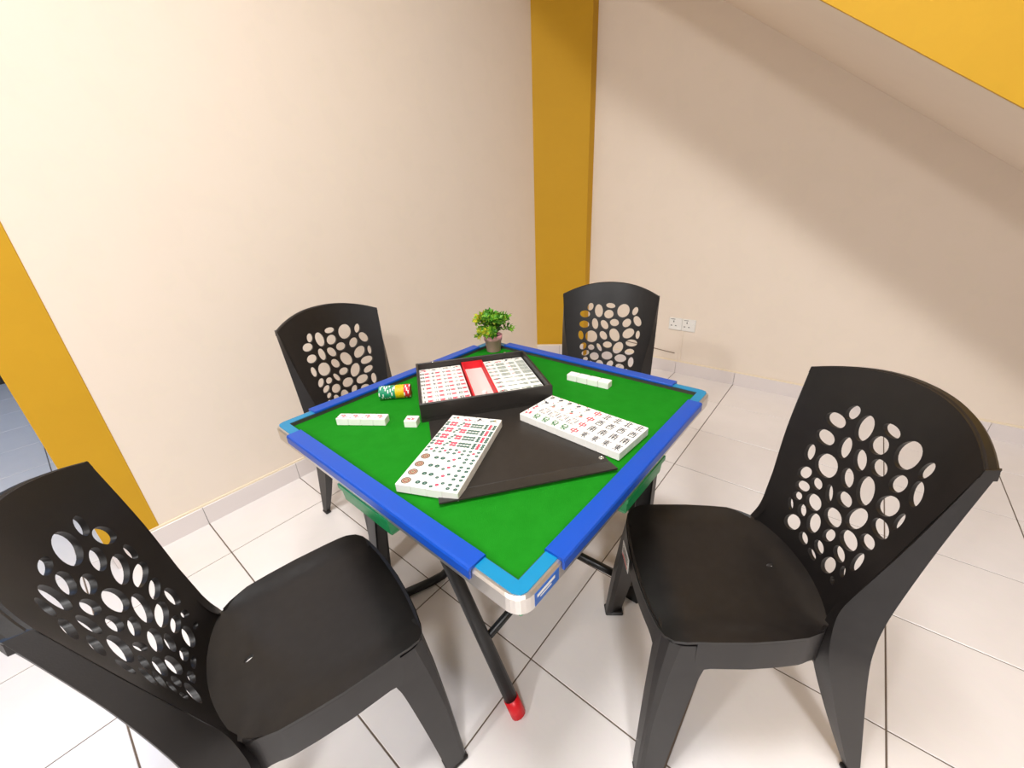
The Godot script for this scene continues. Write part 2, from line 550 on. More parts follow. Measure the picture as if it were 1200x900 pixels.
# ------------------------------------------------------------------ chair
const HOLES := [[-0.105,0.762,0.0217,0.0154,173],[-0.084,0.792,0.0168,0.0124,73],[-0.047,0.775,0.0280,0.0175,97],[0.002,0.798,0.0201,0.0113,176],[-0.003,0.762,0.0206,0.0185,22],[0.058,0.780,0.0296,0.0251,61],[0.108,0.783,0.0186,0.0108,69],[-0.105,0.718,0.0214,0.0160,172],[-0.059,0.720,0.0241,0.0136,101],[-0.018,0.717,0.0223,0.0144,126],[0.024,0.728,0.0197,0.0158,2],[0.077,0.731,0.0212,0.0157,48],[0.121,0.744,0.0220,0.0154,117],[-0.071,0.665,0.0270,0.0252,135],[-0.019,0.671,0.0209,0.0146,126],[0.029,0.676,0.0291,0.0212,117],[0.088,0.689,0.0279,0.0188,40],[0.128,0.689,0.0179,0.0085,85],[-0.103,0.623,0.0175,0.0134,56],[-0.068,0.618,0.0144,0.0128,166],[-0.033,0.619,0.0196,0.0088,120],[0.002,0.632,0.0199,0.0147,3],[0.049,0.623,0.0287,0.0195,59],[0.105,0.651,0.0254,0.0155,11],[0.100,0.613,0.0214,0.0132,21],[-0.091,0.593,0.0172,0.0124,24],[-0.051,0.579,0.0200,0.0180,171],[0.004,0.585,0.0240,0.0188,5],[0.064,0.580,0.0260,0.0175,11],[0.110,0.571,0.0224,0.0116,84],[-0.116,0.671,0.0201,0.0110,101],[-0.089,0.566,0.0115,0.0100,42],[-0.093,0.539,0.0145,0.0070,123],[-0.063,0.545,0.0148,0.0110,120],[-0.067,0.506,0.0215,0.0180,50],[-0.025,0.542,0.0225,0.0175,100],[-0.025,0.497,0.0148,0.0115,157],[0.020,0.550,0.0180,0.0125,55],[0.017,0.513,0.0162,0.0120,165],[0.013,0.488,0.0148,0.0080,171],[0.065,0.544,0.0190,0.0130,178],[0.060,0.507,0.0220,0.0160,55],[0.097,0.530,0.0110,0.0080,121],[0.090,0.497,0.0085,0.0062,161]]

func back_z(x: float, y: float) -> float:
	return -0.175 - 0.25 * (y - 0.46) + 0.055 * pow(x / 0.2, 2)

func back_w(y: float) -> float:
	return lerpf(0.143, 0.2, clampf((y - 0.44) / 0.41, 0, 1))

func seat_w(z: float) -> float:
	var o := [[-0.15, 0.144], [-0.122, 0.168], [-0.085, 0.182], [-0.04, 0.188], [0.02, 0.193], [0.3, 0.193]]
	for k in 5:
		if z < o[k + 1][0]: return remap(maxf(z, -0.15), o[k][0], o[k + 1][0], o[k][1], o[k + 1][1])
	return 0.193

# rows of numbers eased between the given ones (Catmull-Rom)
func smooth_rows(rows: Array, n: int) -> Array:
	var out := []
	for k in rows.size() - 1:
		var a: Array = rows[maxi(k - 1, 0)]
		var b: Array = rows[k]
		var c: Array = rows[k + 1]
		var d: Array = rows[mini(k + 2, rows.size() - 1)]
		for i in n:
			var r := []
			for q in b.size(): r.append(cubic_interpolate(b[q], c[q], a[q], d[q], float(i) / n))
			out.append(r)
	out.append(rows[rows.size() - 1])
	return out

func make_chair() -> Node3D:
	var t := base("plastic_chair")
	# backrest with its ellipse cut-outs
	var o := PackedVector2Array()
	var n := 26
	for i in n + 1:
		var x := -0.2 + 0.4 * i / n
		o.append(Vector2(x, 0.893 - 0.043 * pow(absf(x) / 0.2, 2.2)))
	for k in 12:
		var y := 0.84 - 0.42 * k / 11.0
		o.append(Vector2(back_w(y), y))
	for k in 12:
		var y := 0.42 + 0.42 * k / 11.0
		o.append(Vector2(-back_w(y), y))
	var holes := []
	for h in HOLES: holes.append(ellipse(h[0], h[1], h[2] * 1.0, h[3] * 1.0, h[4], 24))
	put("backrest", plate_mesh(o, holes, 0.007, func(x, y): return Vector3(x, y, back_z(x, y)), func(x, y): return Vector3(x, y, back_z(x, y) - 0.0085)), M.chair, t)
	# rolled rim along the top
	var st := new_st(1)
	var rings := []
	for i in n + 1:
		var x := -0.2 + 0.4 * i / n
		var y := 0.893 - 0.043 * pow(absf(x) / 0.2, 2.2)
		var z := back_z(x, y)
		rings.append(PackedVector3Array([Vector3(x, y - 0.012, z + 0.002), Vector3(x, y - 0.003, z), Vector3(x, y + 0.002, z - 0.006), Vector3(x, y + 0.001, z - 0.018), Vector3(x, y - 0.004, z - 0.024), Vector3(x, y - 0.018, z - 0.026), Vector3(x, y - 0.018, z - 0.016), Vector3(x, y - 0.012, z - 0.012)]))
	add_loft(st, rings, true, true)
	put("back_rim", done(st), M.chair, t)
	# seat: dished plate with a drain hole
	var half := [Vector2(0, 0.203), Vector2(0.06, 0.201), Vector2(0.11, 0.196), Vector2(0.15, 0.189), Vector2(0.172, 0.181), Vector2(0.186, 0.167), Vector2(0.192, 0.145), Vector2(0.193, 0.09), Vector2(0.192, 0.02), Vector2(0.187, -0.04), Vector2(0.181, -0.085), Vector2(0.167, -0.122), Vector2(0.142, -0.15), Vector2(0.1, -0.166), Vector2(0.05, -0.173)]
	var so := PackedVector2Array()
	for p in half: so.append(p)
	so.append(Vector2(0, -0.175))
	for k in range(half.size() - 1, 0, -1): so.append(Vector2(-half[k].x, half[k].y))
	var inset := PackedVector2Array()
	for p in so: inset.append(Vector2(p.x * 0.86, (p.y - 0.02) * 0.86 + 0.012))
	var top := func(x, z):
		var e := maxf(absf(x) / 0.19, 0.0)
		var side := smoothstep(0.72, 0.98, e)
		var rear := smoothstep(-0.11, -0.17, z)
		var dish := 0.013 * (1.0 - maxf(side, rear))
		var roll := 0.016 * pow(smoothstep(0.1, 0.205, z), 2.0)
		return Vector3(x, 0.452 - dish * (1.0 - 0.6 * smoothstep(0.02, 0.17, z)) - roll, z)
	var under := func(x, z): return top.call(x, z) - Vector3(0, 0.007, 0)
	# the plate is laid out with z as the second axis: mirrored so that its front is the top
	var flip := PackedVector2Array()
	for p in so: flip.append(Vector2(p.x, -p.y))
	put("seat", plate_mesh(flip, [ellipse(0.0, 0.108, 0.0045, 0.009, 20, 12)], 0.011, func(x, y): return top.call(x, -y), func(x, y): return under.call(x, -y)), M.chair, t)
	# apron: left, right and front skirts with rounded lower corners
	st = new_st(1)
	for s in [-1.0, 1.0]:
		var outer := []
		rings = []
		for i in 25:
			var z := -0.135 + 0.26 * i / 24.0
			var lo := 0.374
			var d := minf(z + 0.135, 0.125 - z)
			if d < 0.035: lo -= 0.035 - sqrt(maxf(0.0, 0.035 * 0.035 - pow(0.035 - d, 2)))
			var x := seat_w(z) - 0.0015
			rings.append(PackedVector3Array([Vector3(s * (x - 0.002), 0.449, z), Vector3(s * x, 0.443, z), Vector3(s * (x + 0.003), lo, z), Vector3(s * (x - 0.01), lo, z), Vector3(s * (x - 0.01), 0.44, z)]))
		add_loft(st, rings, true, true)
	rings = []
	for i in 31:
		var x := -0.165 + 0.33 * i / 30.0
		var z := 0.2 - 0.018 * pow(absf(x) / 0.165, 2.4)
		var lo := 0.386
		var d := minf(x + 0.165, 0.165 - x) - 0.015
		if d < 0.035: lo -= 0.035 - sqrt(maxf(0.0, 0.035 * 0.035 - pow(0.035 - maxf(d, 0.0), 2)))
		rings.append(PackedVector3Array([Vector3(x, 0.437, z), Vector3(x, lo, z + 0.004), Vector3(x, lo, z - 0.008), Vector3(x, 0.43, z - 0.01)]))
	add_loft(st, rings, true, true)
	put("apron", done(st), M.chair, t)
	# legs
	for s in [-1.0, 1.0]:
		st = new_st()
		rings = []
		for l in smooth_rows([[0.436, 0.1905, 0.183, 0.095, 0.06], [0.37, 0.194, 0.19, 0.086, 0.054], [0.33, 0.197, 0.194, 0.08, 0.05], [0.2, 0.207, 0.203, 0.068, 0.044], [0.012, 0.223, 0.214, 0.052, 0.036]], 4):
			var y: float = l[0]
			var x: float = l[1]
			var z: float = l[2]
			var c: float = lerpf(0.012, 0.028, clampf((y - 0.2) / 0.24, 0, 1))
			rings.append(PackedVector3Array([Vector3(s * x, y, z - l[3]), Vector3(s * x, y, z - c), Vector3(s * (x - c * 0.3), y, z - c * 0.3), Vector3(s * (x - c), y, z), Vector3(s * (x - l[4]), y, z), Vector3(s * (x - l[4]), y, z - 0.014), Vector3(s * (x - 0.016), y, z - l[3])]))
		add_loft(st, rings, true, true)
		var leg := put("leg", done(st), M.chair, t)
		put("foot", cbox_mesh(Vector3(s * 0.206 - 0.019, 0, 0.16), Vector3(s * 0.206 + 0.019, 0.013, 0.2155), 0.004), M.chair, leg)
		# rear leg with the flange that runs up beside the backrest
		st = new_st()
		rings = []
		for l in smooth_rows([[0.852, 0.2004, -0.2185, 0.2006, -0.2435, 0.005], [0.70, 0.184, -0.189, 0.2, -0.215, 0.01], [0.56, 0.160, -0.166, 0.198, -0.198, 0.014], [0.49, 0.152, -0.151, 0.197, -0.195, 0.018], [0.44, 0.163, -0.141, 0.197, -0.198, 0.022], [0.39, 0.180, -0.138, 0.197, -0.205, 0.026], [0.30, 0.188, -0.163, 0.197, -0.225, 0.028], [0.15, 0.191, -0.217, 0.198, -0.262, 0.023], [0.012, 0.196, -0.27, 0.199, -0.296, 0.017]], 5):
			var y: float = l[0]
			var w: float = l[5]
			var f: float = 0.022 * (1.0 - smoothstep(0.36, 0.5, y)) * lerpf(0.35, 1.0, clampf(y / 0.34, 0, 1))
			rings.append(PackedVector3Array([Vector3(s * l[1], y, l[2]), Vector3(s * l[3], y, l[4] + 0.003), Vector3(s * (l[3] - 0.003), y, l[4]), Vector3(s * (l[3] - w), y, l[4] - 0.002), Vector3(s * (l[1] - w), y, l[2] - 0.006 + f)]))
		add_loft(st, rings, true, true)
		leg = put("leg", done(st), M.chair, t)
		put("foot", cbox_mesh(Vector3(s * 0.1895 - 0.0115, 0, -0.299), Vector3(s * 0.1895 + 0.0115, 0.013, -0.262), 0.004), M.chair, leg)
	return t

# ------------------------------------------------------------------ room
func seen(p: Vector3) -> bool:
	var q := p - CAM_POS
	var d := q.dot(CAM_F)
	if d < 0.05: return false
	var u := 600.0 + FOCAL * q.dot(CAM_X) / d
	var v := 450.0 - FOCAL * q.dot(CAM_Y) / d
	return u > -40 and u < 1240 and v > -40 and v < 940

func build_floor() -> void:
	var fl := structure("floor", box_mesh(Vector3(-5.5, -0.15, -3.1), Vector3(4.6, -0.0025, 7.6)), M.grout, "white glossy ceramic tile floor with thin brown grout lines")
	var xs := []
	var zs := []
	var x := -0.480 - 0.4 * 13
	while x < 4.6:
		xs.append(x)
		x += 0.4
	var z := -0.591 - 0.4 * 6
	while z < 7.6:
		zs.append(z)
		z += 0.4
	var g := 0.002
	var meshes := {}
	var rest := new_st()
	rng.seed = 5
	for a in xs:
		for b in zs:
			var x0: float = maxf(a, -5.45) + g
			var x1: float = minf(a + 0.4, 4.5) - g
			var z0: float = maxf(b, ZR) + g
			var z1: float = minf(b + 0.4, 7.5) - g
			if x1 - x0 < 0.02 or z1 - z0 < 0.02: continue
			var any := false
			for p in [Vector3(x0, 0, z0), Vector3(x1, 0, z0), Vector3(x0, 0, z1), Vector3(x1, 0, z1)]:
				if seen(p): any = true
			if x1 < -2.2 and (z0 > 1.4 or z1 < -0.2): any = false
			var k := rng.randi() % 4
			if any:
				var key := "%.3f %.3f" % [x1 - x0, z1 - z0]
				if not meshes.has(key):
					meshes[key] = cbox_mesh(Vector3(-(x1 - x0) * 0.5, -0.009, -(z1 - z0) * 0.5), Vector3((x1 - x0) * 0.5, 0, (z1 - z0) * 0.5), 0.0012)
				var o := put("floor_tile", meshes[key], M.tiles[k], fl)
				o.position = Vector3((x0 + x1) * 0.5, 0, (z0 + z1) * 0.5)
			else:
				add_box(rest, Vector3(x0, -0.009, z0), Vector3(x1, 0, z1))
	var r := put("tile_field", done(rest), M.tiles[0], fl)
	r.set_meta("kind", "stuff")

func skirting(called: String, label: String, from: Vector3, to: Vector3, out: Vector3, joints: Array, h := 0.088) -> void:
	# pieces run from joint to joint; joints are distances from 'from'
	var len_ := from.distance_to(to)
	var dir := (to - from) / len_
	var root := structure(called, null, null, label)
	root.mesh = strip_mesh(from, dir, 0.0, len_, out, 0.0, h - 0.001, 0.0006)
	root.material_override = M.grout
	var cuts := [0.0]
	for j in joints:
		if j > 0.01 and j < len_ - 0.01: cuts.append(j)
	cuts.append(len_)
	for k in cuts.size() - 1:
		put("skirting_tile", strip_mesh(from, dir, cuts[k] + 0.001, cuts[k + 1] - 0.001, out, 0.0, h, 0.009), M.skirting, root)
	put("caulk_bead", strip_mesh(from, dir, 0.0, len_, out, h, h + 0.01, 0.006), M.bead, root)

func strip_mesh(from: Vector3, dir: Vector3, a: float, b: float, out: Vector3, y0: float, y1: float, t: float) -> ArrayMesh:
	var st := new_st()
	var p := from + dir * a
	var q := from + dir * b
	var c := minf(0.002, t * 0.3)
	var rings := []
	for e in [p, q]:
		var w: Vector3 = e
		rings.append(PackedVector3Array([w + Vector3(0, y0, 0), w + out * t + Vector3(0, y0, 0), w + out * t + Vector3(0, y1 - c, 0), w + out * (t - c) + Vector3(0, y1, 0), w + Vector3(0, y1, 0)]))
	add_loft(st, rings)
	return done(st)

func build_room() -> void:
	build_floor()
	# wall with the staircase against it
	structure("wall_right", box_mesh(Vector3(XL - 0.16, 0, ZR - 0.15), Vector3(4.65, CEIL, ZR)), M.wall, "cream painted wall under the sloping stairs with a double socket")
	# wall beside the far chair, ending at the yellow pillar
	structure("wall_left", box_mesh(Vector3(XL - 0.16, 0, ZR), Vector3(XL, CEIL, -0.045)), M.wall, "cream painted wall between the two yellow pillars")
	var p := structure("trim_1", cbox_mesh(Vector3(XL - 0.164, 0.0, -0.045), Vector3(XL + 0.002, CEIL, 0.115), 0.003), M.yellow, "yellow painted wall end beside the passage opening")
	# corner column: a slanted yellow face with a short return to the right wall
	structure("trim_2", extrude_mesh([Vector2(XL, -2.655), Vector2(-1.632, -2.872), Vector2(-1.632, ZR), Vector2(XL, ZR)], 0.0, CEIL, func(a, b, d): return Vector3(a, d, b)), M.yellow, "tall yellow pillar filling the corner between the cream walls")
	# the rest of the shell, outside the frame
	structure("wall_passage", box_mesh(Vector3(XL - 0.16, 0, 2.2), Vector3(XL, CEIL, 7.5)), M.wall, "cream wall beyond the passage opening")
	# added glazing: invented sliding doors and long window, unseen, let bounced light escape
	glazed_wall("wall_front", "added_window_1", "cream wall with wide added sliding glass doors behind the viewer", Vector3(-5.6, 0, 7.5), Vector3(1, 0, 0), 10.25, 3.9, 10.0, 0.0, 2.7, 6)
	glazed_wall("wall_stairs", "added_window_2", "cream wall with a long added window at the foot of the stairs", Vector3(4.65, 0, ZR), Vector3(0, 0, 1), 10.44, 3.2, 10.0, 0.3, 2.7, 6)
	structure("wall_far", box_mesh(Vector3(-5.6, 0, -1.6), Vector3(-5.45, CEIL, 7.5)), M.wall, "cream far wall of the passage")
	structure("wall_back", box_mesh(Vector3(-5.6, 0, -1.75), Vector3(XL - 0.16, CEIL, -1.6)), M.wall, "cream side wall of the passage")
	structure("ceiling", box_mesh(Vector3(-5.6, CEIL, -3.1), Vector3(4.65, CEIL + 0.15, 7.65)), M.ceiling, "white flat ceiling")
	var d := structure("door_1", cbox_mesh(Vector3(-5.45, 0.0, -0.1), Vector3(-5.405, 2.1, 0.8), 0.004), M.door, "dark brown door at the far end of the passage")
	put("door_handle", tube_mesh([Vector3(-5.405, 1.0, 0.72), Vector3(-5.36, 1.0, 0.72), Vector3(-5.36, 1.0, 0.62)], 0.01, 8), M.chrome, d)
	# skirting tiles; joints follow the floor grid
	var jl := []
	for k in 8: jl.append(-0.591 + 0.4 * 2 - 0.4 * k)
	var left_from := Vector3(XL, 0, 0.115)
	var jj := []
	for v in jl: jj.append(0.115 - v)
	skirting("baseboard_left", "white tile skirting along the foot of the cream left wall", left_from, Vector3(XL, 0, -2.66), Vector3(1, 0, 0), jj)
	jj = []
	for k in 16: jj.append(-0.480 - 0.4 * 2 + 0.4 * k + 1.632)
	skirting("baseboard_right", "white tile skirting along the foot of the right wall", Vector3(-1.632, 0, ZR), Vector3(4.5, 0, ZR), Vector3(0, 0, 1), jj)
	var cf := Vector3(XL, 0, -2.655)
	var ct := Vector3(-1.632, 0, -2.872)
	skirting("baseboard_corner", "white tile skirting at the foot of the yellow corner pillar", cf, ct, Vector3(0.217, 0, 0.321).normalized(), [0.19], 0.1)
	# stairs: sloping soffit, sawtooth steps above, solid yellow balustrade on the open side
	var poly := []
	var sy := func(x): return 1.565 - 0.68 * x
	poly.append(Vector2(XL, 2.893))
	poly.append(Vector2(2.3, 0.0))
	poly.append(Vector2(2.75, 0.0))
	var steps := 16
	for k in steps:
		var x0 := 2.75 - k * 0.26
		poly.append(Vector2(x0, (k + 1) * 0.1768))
		poly.append(Vector2(x0 - 0.26, (k + 1) * 0.1768))
	poly.append(Vector2(XL, 2.95))
	var st := structure("staircase", extrude_mesh(poly, ZR, -1.86, func(a, b, dd): return Vector3(a, b, dd)), M.wall, "underside of the cream staircase sloping down along the wall")
	put("balustrade", extrude_mesh([Vector2(XL, 2.893), Vector2(2.3, 0.0), Vector2(2.75, 0.0), Vector2(2.75, 1.0), Vector2(-0.26, CEIL), Vector2(XL, CEIL)], -1.86, -1.845, func(a, b, dd): return Vector3(a, b, dd)), M.yellow, st)
	put("balustrade", extrude_mesh([Vector2(2.75, 0.2), Vector2(2.75, 1.0), Vector2(-0.26, CEIL), Vector2(-1.3, CEIL)], -1.93, -1.86, func(a, b, dd): return Vector3(a, b, dd)), M.wall, st)

# a wall 15 cm thick along dir with one glazed opening from a to b
func glazed_wall(called: String, window: String, label: String, from: Vector3, dir: Vector3, len_: float, a: float, b: float, y0: float, y1: float, panes: int) -> void:
	var away := dir.cross(Vector3.UP)
	var place := func(u, y, d): return from + dir * u + Vector3(0, y, 0) - away * d
	var block := func(st, u0, u1, v0, v1, d0, d1):
		add_extrude(st, PackedVector2Array([Vector2(u0, v0), Vector2(u1, v0), Vector2(u1, v1), Vector2(u0, v1)]), d0, d1, place)
	var st := new_st()
	block.call(st, 0.0, a, 0.0, CEIL, 0.0, 0.15)
	block.call(st, b, len_, 0.0, CEIL, 0.0, 0.15)
	block.call(st, a, b, y1, CEIL, 0.0, 0.15)
	if y0 > 0.0: block.call(st, a, b, 0.0, y0, 0.0, 0.15)
	structure(called, done(st), M.wall, label)
	var w := (b - a) / panes
	st = new_st()
	for k in panes + 1: block.call(st, a + w * k - 0.03, a + w * k + 0.03, y0, y1, 0.05, 0.1)
	block.call(st, a, b, y0, y0 + 0.06, 0.05, 0.1)
	block.call(st, a, b, y1 - 0.06, y1, 0.05, 0.1)
	var f := structure(window, done(st), M.alu, "unseen added glazing in aluminium frames that lets bounced light out")
	for k in panes:
		st = new_st()
		block.call(st, a + w * k + 0.03, a + w * (k + 1) - 0.03, y0 + 0.06, y1 - 0.06, 0.072, 0.078)
		put("pane", done(st), M.glass, f)

func build_socket() -> void:
	for k in 2:
		var t := base("wall_socket", Vector3(-0.918 + 0.0925 * k, 0.372, ZR))
		tag(t, ["white switched wall socket with plain face, beside the yellow pillar side of the pair", "white switched wall socket of the pair, on the side away from the yellow pillar"][k], "wall socket", "double wall socket above the skirting")
		put("plate", cbox_mesh(Vector3(-0.0455, -0.044, 0), Vector3(0.0455, 0.044, 0.011), 0.003), M.white_plastic, t)
		for h in [[-0.012, 0.018, 0.0035, 0.006], [-0.026, -0.012, 0.0055, 0.003], [0.004, -0.012, 0.0055, 0.003]]:
			put("pin_hole", box_mesh(Vector3(h[0] - h[2], h[1] - h[3], 0.0105), Vector3(h[0] + h[2], h[1] + h[3], 0.0116)), M.pin, t)
		put("switch", cbox_mesh(Vector3(0.022, -0.012, 0.008), Vector3(0.036, 0.014, 0.0145), 0.002), M.white_plastic, t)
		put("marking", box_mesh(Vector3(-0.034, 0.0325, 0.0105), Vector3(-0.004, 0.0365, 0.0114)), M.pin, t)
	var c := put("cable_trunking", cbox_mesh(Vector3(-0.868, 0.09, ZR), Vector3(-0.856, 0.33, ZR + 0.009), 0.002), M.wall)
	tag(c, "thin cream cable trunking running down from the wall sockets", "cable trunking")
	var w := put("cable", tube_mesh([Vector3(-1.3, 0.178, ZR + 0.003), Vector3(-1.1, 0.164, ZR + 0.003), Vector3(-0.98, 0.155, ZR + 0.003), Vector3(-0.9, 0.15, ZR + 0.003)], 0.0026, 6), M.cable)
	tag(w, "thin brown cable running along the wall above the skirting", "cable")

func ceiling_light(at: Vector3, size: float, energy: float, color: Color, glow: Material, label: String) -> void:
	var t := base("ceiling_light", at)
	tag(t, label, "ceiling light")
	var h := size * 0.5
	var st := new_st()
	var f := 0.02
	add_box(st, Vector3(-h - f, 0, -h - f), Vector3(h + f, 0.03, -h))
	add_box(st, Vector3(-h - f, 0, h), Vector3(h + f, 0.03, h + f))
	add_box(st, Vector3(-h - f, 0, -h), Vector3(-h, 0.03, h))
	add_box(st, Vector3(h, 0, -h), Vector3(h + f, 0.03, h))
	put("frame", done(st), M.white_plastic, t)
	put("diffuser", box_mesh(Vector3(-h, 0.006, -h), Vector3(h, 0.03, h)), glow, t)
	var l := AreaLight3D.new()
	l.name = "panel_light"
	l.area_size = Vector2(size, size)
	l.light_energy = energy
	l.light_color = color
	l.area_range = 20.0
	l.shadow_enabled = true
	t.add_child(l)
	l.rotation_degrees = Vector3(-90, 0, 0)
	l.position = Vector3(0, -0.004, 0)

func globe_light(at: Vector3, r: float, energy: float, color: Color, glow: Material, label: String) -> void:
	var t := base("globe_lamp", at)
	tag(t, label, "ceiling lamp")
	var prof := []
	for k in 17:
		var a := PI * (k / 16.0 - 0.5)
		prof.append(Vector2(maxf(cos(a) * r, 0.0), sin(a) * r))
	put("globe", lathe_mesh(prof, 32), glow, t)
	put("rose", lathe_mesh([Vector2(0.0, r - 0.01), Vector2(0.07, r - 0.01), Vector2(0.075, CEIL - at.y - 0.002), Vector2(0.0, CEIL - at.y - 0.002)], 24), M.white_plastic, t)
	var l := OmniLight3D.new()
	l.name = "globe_light"
	l.light_size = r * 0.9
	l.light_energy = energy
	l.light_color = color
	l.omni_range = 20.0
	l.omni_attenuation = 2.0
	l.shadow_enabled = true
	t.add_child(l)

# ------------------------------------------------------------------ table
func rounded_square(h: float, r: float, n := 6) -> Array:
	var out := []
	for q in 4:
		var c := Vector2([h - r, -(h - r), -(h - r), h - r][q], [h - r, h - r, -(h - r), -(h - r)][q])
		for i in n + 1:
			var a := PI * 0.5 * (q + float(i) / n)
			out.append(c + Vector2(cos(a), sin(a)) * r)
	return out

func build_table() -> void:
	var t := base("mahjong_table", Vector3(-0.661, 0, -0.719), -0.02)
	tag(t, "square folding mahjong table with green felt top and blue rims", "table")
	put("felt_top", box_mesh(Vector3(-0.392, 0.7, -0.392), Vector3(0.392, FELT, 0.392)), M.felt, t)
	put("under_board", box_mesh(Vector3(-0.4, 0.688, -0.4), Vector3(0.4, 0.6995, 0.4)), M.case_dark, t)
	# aluminium frame: rounded outside, square inside
	var outer := rounded_square(0.42, 0.03)
	var st := new_st()
	var m := outer.size()
	var inn := []
	for p in outer: inn.append(Vector2(clampf(p.x * 1.2, -0.391, 0.391), clampf(p.y * 1.2, -0.391, 0.391)))
	for i in m:
		var j := (i + 1) % m
		var a: Vector2 = outer[i]
		var b: Vector2 = outer[j]
		var c: Vector2 = inn[i]
		var d: Vector2 = inn[j]
		var v := func(p, y, s = 1.0): return Vector3(p.x * s, y, p.y * s)
		quad(st, v.call(b, 0.694), v.call(a, 0.694), v.call(a, 0.723), v.call(b, 0.723))
		quad(st, v.call(b, 0.723), v.call(a, 0.723), v.call(a, 0.727, 0.992), v.call(b, 0.727, 0.992))
		quad(st, v.call(b, 0.727, 0.992), v.call(a, 0.727, 0.992), v.call(c, 0.727), v.call(d, 0.727))
		quad(st, v.call(c, 0.694), v.call(d, 0.694), v.call(d, 0.727), v.call(c, 0.727))
		quad(st, v.call(a, 0.694), v.call(b, 0.694), v.call(d, 0.694), v.call(c, 0.694))
	put("metal_frame", done(st), M.alu, t)
	for q in 4:
		var turn := Basis(Vector3.UP, q * PI * 0.5)
		# cyan corner strip, L-shaped
		var L := [Vector2(0.3, 0.39), Vector2(0.39, 0.39), Vector2(0.39, 0.3), Vector2(0.4125, 0.3), Vector2(0.4125, 0.397), Vector2(0.408, 0.408), Vector2(0.397, 0.4125), Vector2(0.3, 0.4125)]
		st = new_st()
		add_extrude(st, PackedVector2Array(L), 0.7268, 0.7285, func(a, b, d): return turn * Vector3(a, d, b))
		put("corner_strip", done(st), M.cyan, t)
		# blue snap-on cover over the middle of each side
		var prof := [Vector2(0.3875, 0.7272), Vector2(0.3875, 0.731), Vector2(0.389, 0.7335), Vector2(0.419, 0.7335), Vector2(0.4235, 0.7325), Vector2(0.4255, 0.729), Vector2(0.4255, 0.712), Vector2(0.421, 0.712), Vector2(0.421, 0.7272)]
		st = new_st()
		add_extrude(st, PackedVector2Array(prof), -0.322, 0.322, func(a, b, d): return turn * Vector3(d, b, a))
		put("edge_cover", done(st), M.blue, t)
		# dark inner face of the raised rim
		put("rim_lining", box_mesh(Vector3(-0.391, 0.7172, 0.3885), Vector3(0.391, 0.7271, 0.3915)), M.lining, t).transform.basis = turn
		# drawer: open tray with sloping front and a lip
		st = new_st()
		var rings := []
		for l in [[0.643, 0.08, 0.3, 0.411], [0.652, 0.085, 0.296, 0.4165], [0.682, 0.09, 0.29, 0.4185], [0.6825, 0.094, 0.288, 0.4225], [0.6935, 0.094, 0.288, 0.4225]]:
			var rr := PackedVector3Array()
			for c in [[-1, 2], [-1, 3], [1, 3], [1, 2]]:
				rr.append(turn * Vector3(c[0] * l[1], l[0], l[c[1]]))
			rings.append(rr)
		add_loft(st, rings)
		put("drawer", done(st), M.drawer, t)
		# corner bumper below the frame
		put("corner_pad", cbox_mesh(Vector3(-0.012, 0.682, -0.012), Vector3(0.012, 0.694, 0.012), 0.003), M.drawer, t).position = turn * Vector3(0.397, 0, 0.397)
	# blue maker's label on the frame by one corner, printed in white
	var lab := put("label", box_mesh(Vector3(0.42, 0.697, 0.33), Vector3(0.4208, 0.7215, 0.39)), M.sticker_blue, t)
	put("print", box_mesh(Vector3(0.4208, 0.711, 0.341), Vector3(0.4211, 0.7165, 0.385)), M.white_plastic, lab)
	put("print", box_mesh(Vector3(0.4208, 0.7055, 0.35), Vector3(0.4211, 0.708, 0.378)), M.white_plastic, lab)
	# leg frame, given in world coordinates
	var inv := t.transform.affine_inverse()
	var w := func(x, y, z): return inv * Vector3(x, y, z)
	var a0: Vector3 = w.call(-0.42, 0.0, -0.456)
	var a1: Vector3 = w.call(-0.76, 0.69, -0.456)
	var leg := put("leg", tube_mesh([a0.lerp(a1, 0.055), a1], 0.018, 14), M.tube, t)
	put("red_cap", tube_mesh([a0 + Vector3(0, 0.004, 0), a0.lerp(a1, 0.07)], 0.02, 14), M.red_cap, leg)
	put("crossbar", tube_mesh([w.call(-0.522, 0.205, -0.456), w.call(-0.522, 0.205, -0.9)], 0.011, 10), M.tube, t)
	put("brace", tube_mesh([w.call(-0.525, 0.155, -0.88), w.call(-0.33, 0.085, -0.945)], 0.013, 10), M.tube, t)
	for l in [[-0.79, -0.4, -0.945, -0.4], [-0.325, -0.96, -0.328, -0.962], [-0.96, -0.98, -0.98, -0.985]]:
		st = new_st()
		var rings := []
		for e in [[l[0], 0.69, l[1]], [l[2], 0.0, l[3]]]:
			var c: Vector3 = w.call(e[0], e[1], e[2])
			rings.append(PackedVector3Array([c + Vector3(-0.022, 0, -0.015), c + Vector3(-0.022, 0, 0.012), c + Vector3(-0.019, 0, 0.015), c + Vector3(0.019, 0, 0.015), c + Vector3(0.022, 0, 0.012), c + Vector3(0.022, 0, -0.015)]))
		add_loft(st, rings)
		put("leg", done(st), M.tube, t)
	var j := []
	for p in [[-0.955, 0.014, -0.485], [-0.915, 0.014, -0.58], [-0.897, 0.02, -0.622], [-0.885, 0.04, -0.645], [-0.877, 0.075, -0.656], [-0.87, 0.14, -0.662], [-0.82, 0.69, -0.69]]:
		j.append(w.call(p[0], p[1], p[2]))
	leg = put("leg", tube_mesh(j, 0.0145, 12), M.tube, t)
	put("red_cap", tube_mesh([j[0] + (j[0] - j[1]).normalized() * 0.012, j[0].lerp(j[1], 0.15)], 0.0162, 12), M.red_cap, leg)

# ------------------------------------------------------------------ things on the table
const CASE_AT := Vector3(-0.8, FELT, -0.79)
const CASE_TURN := 0.9273

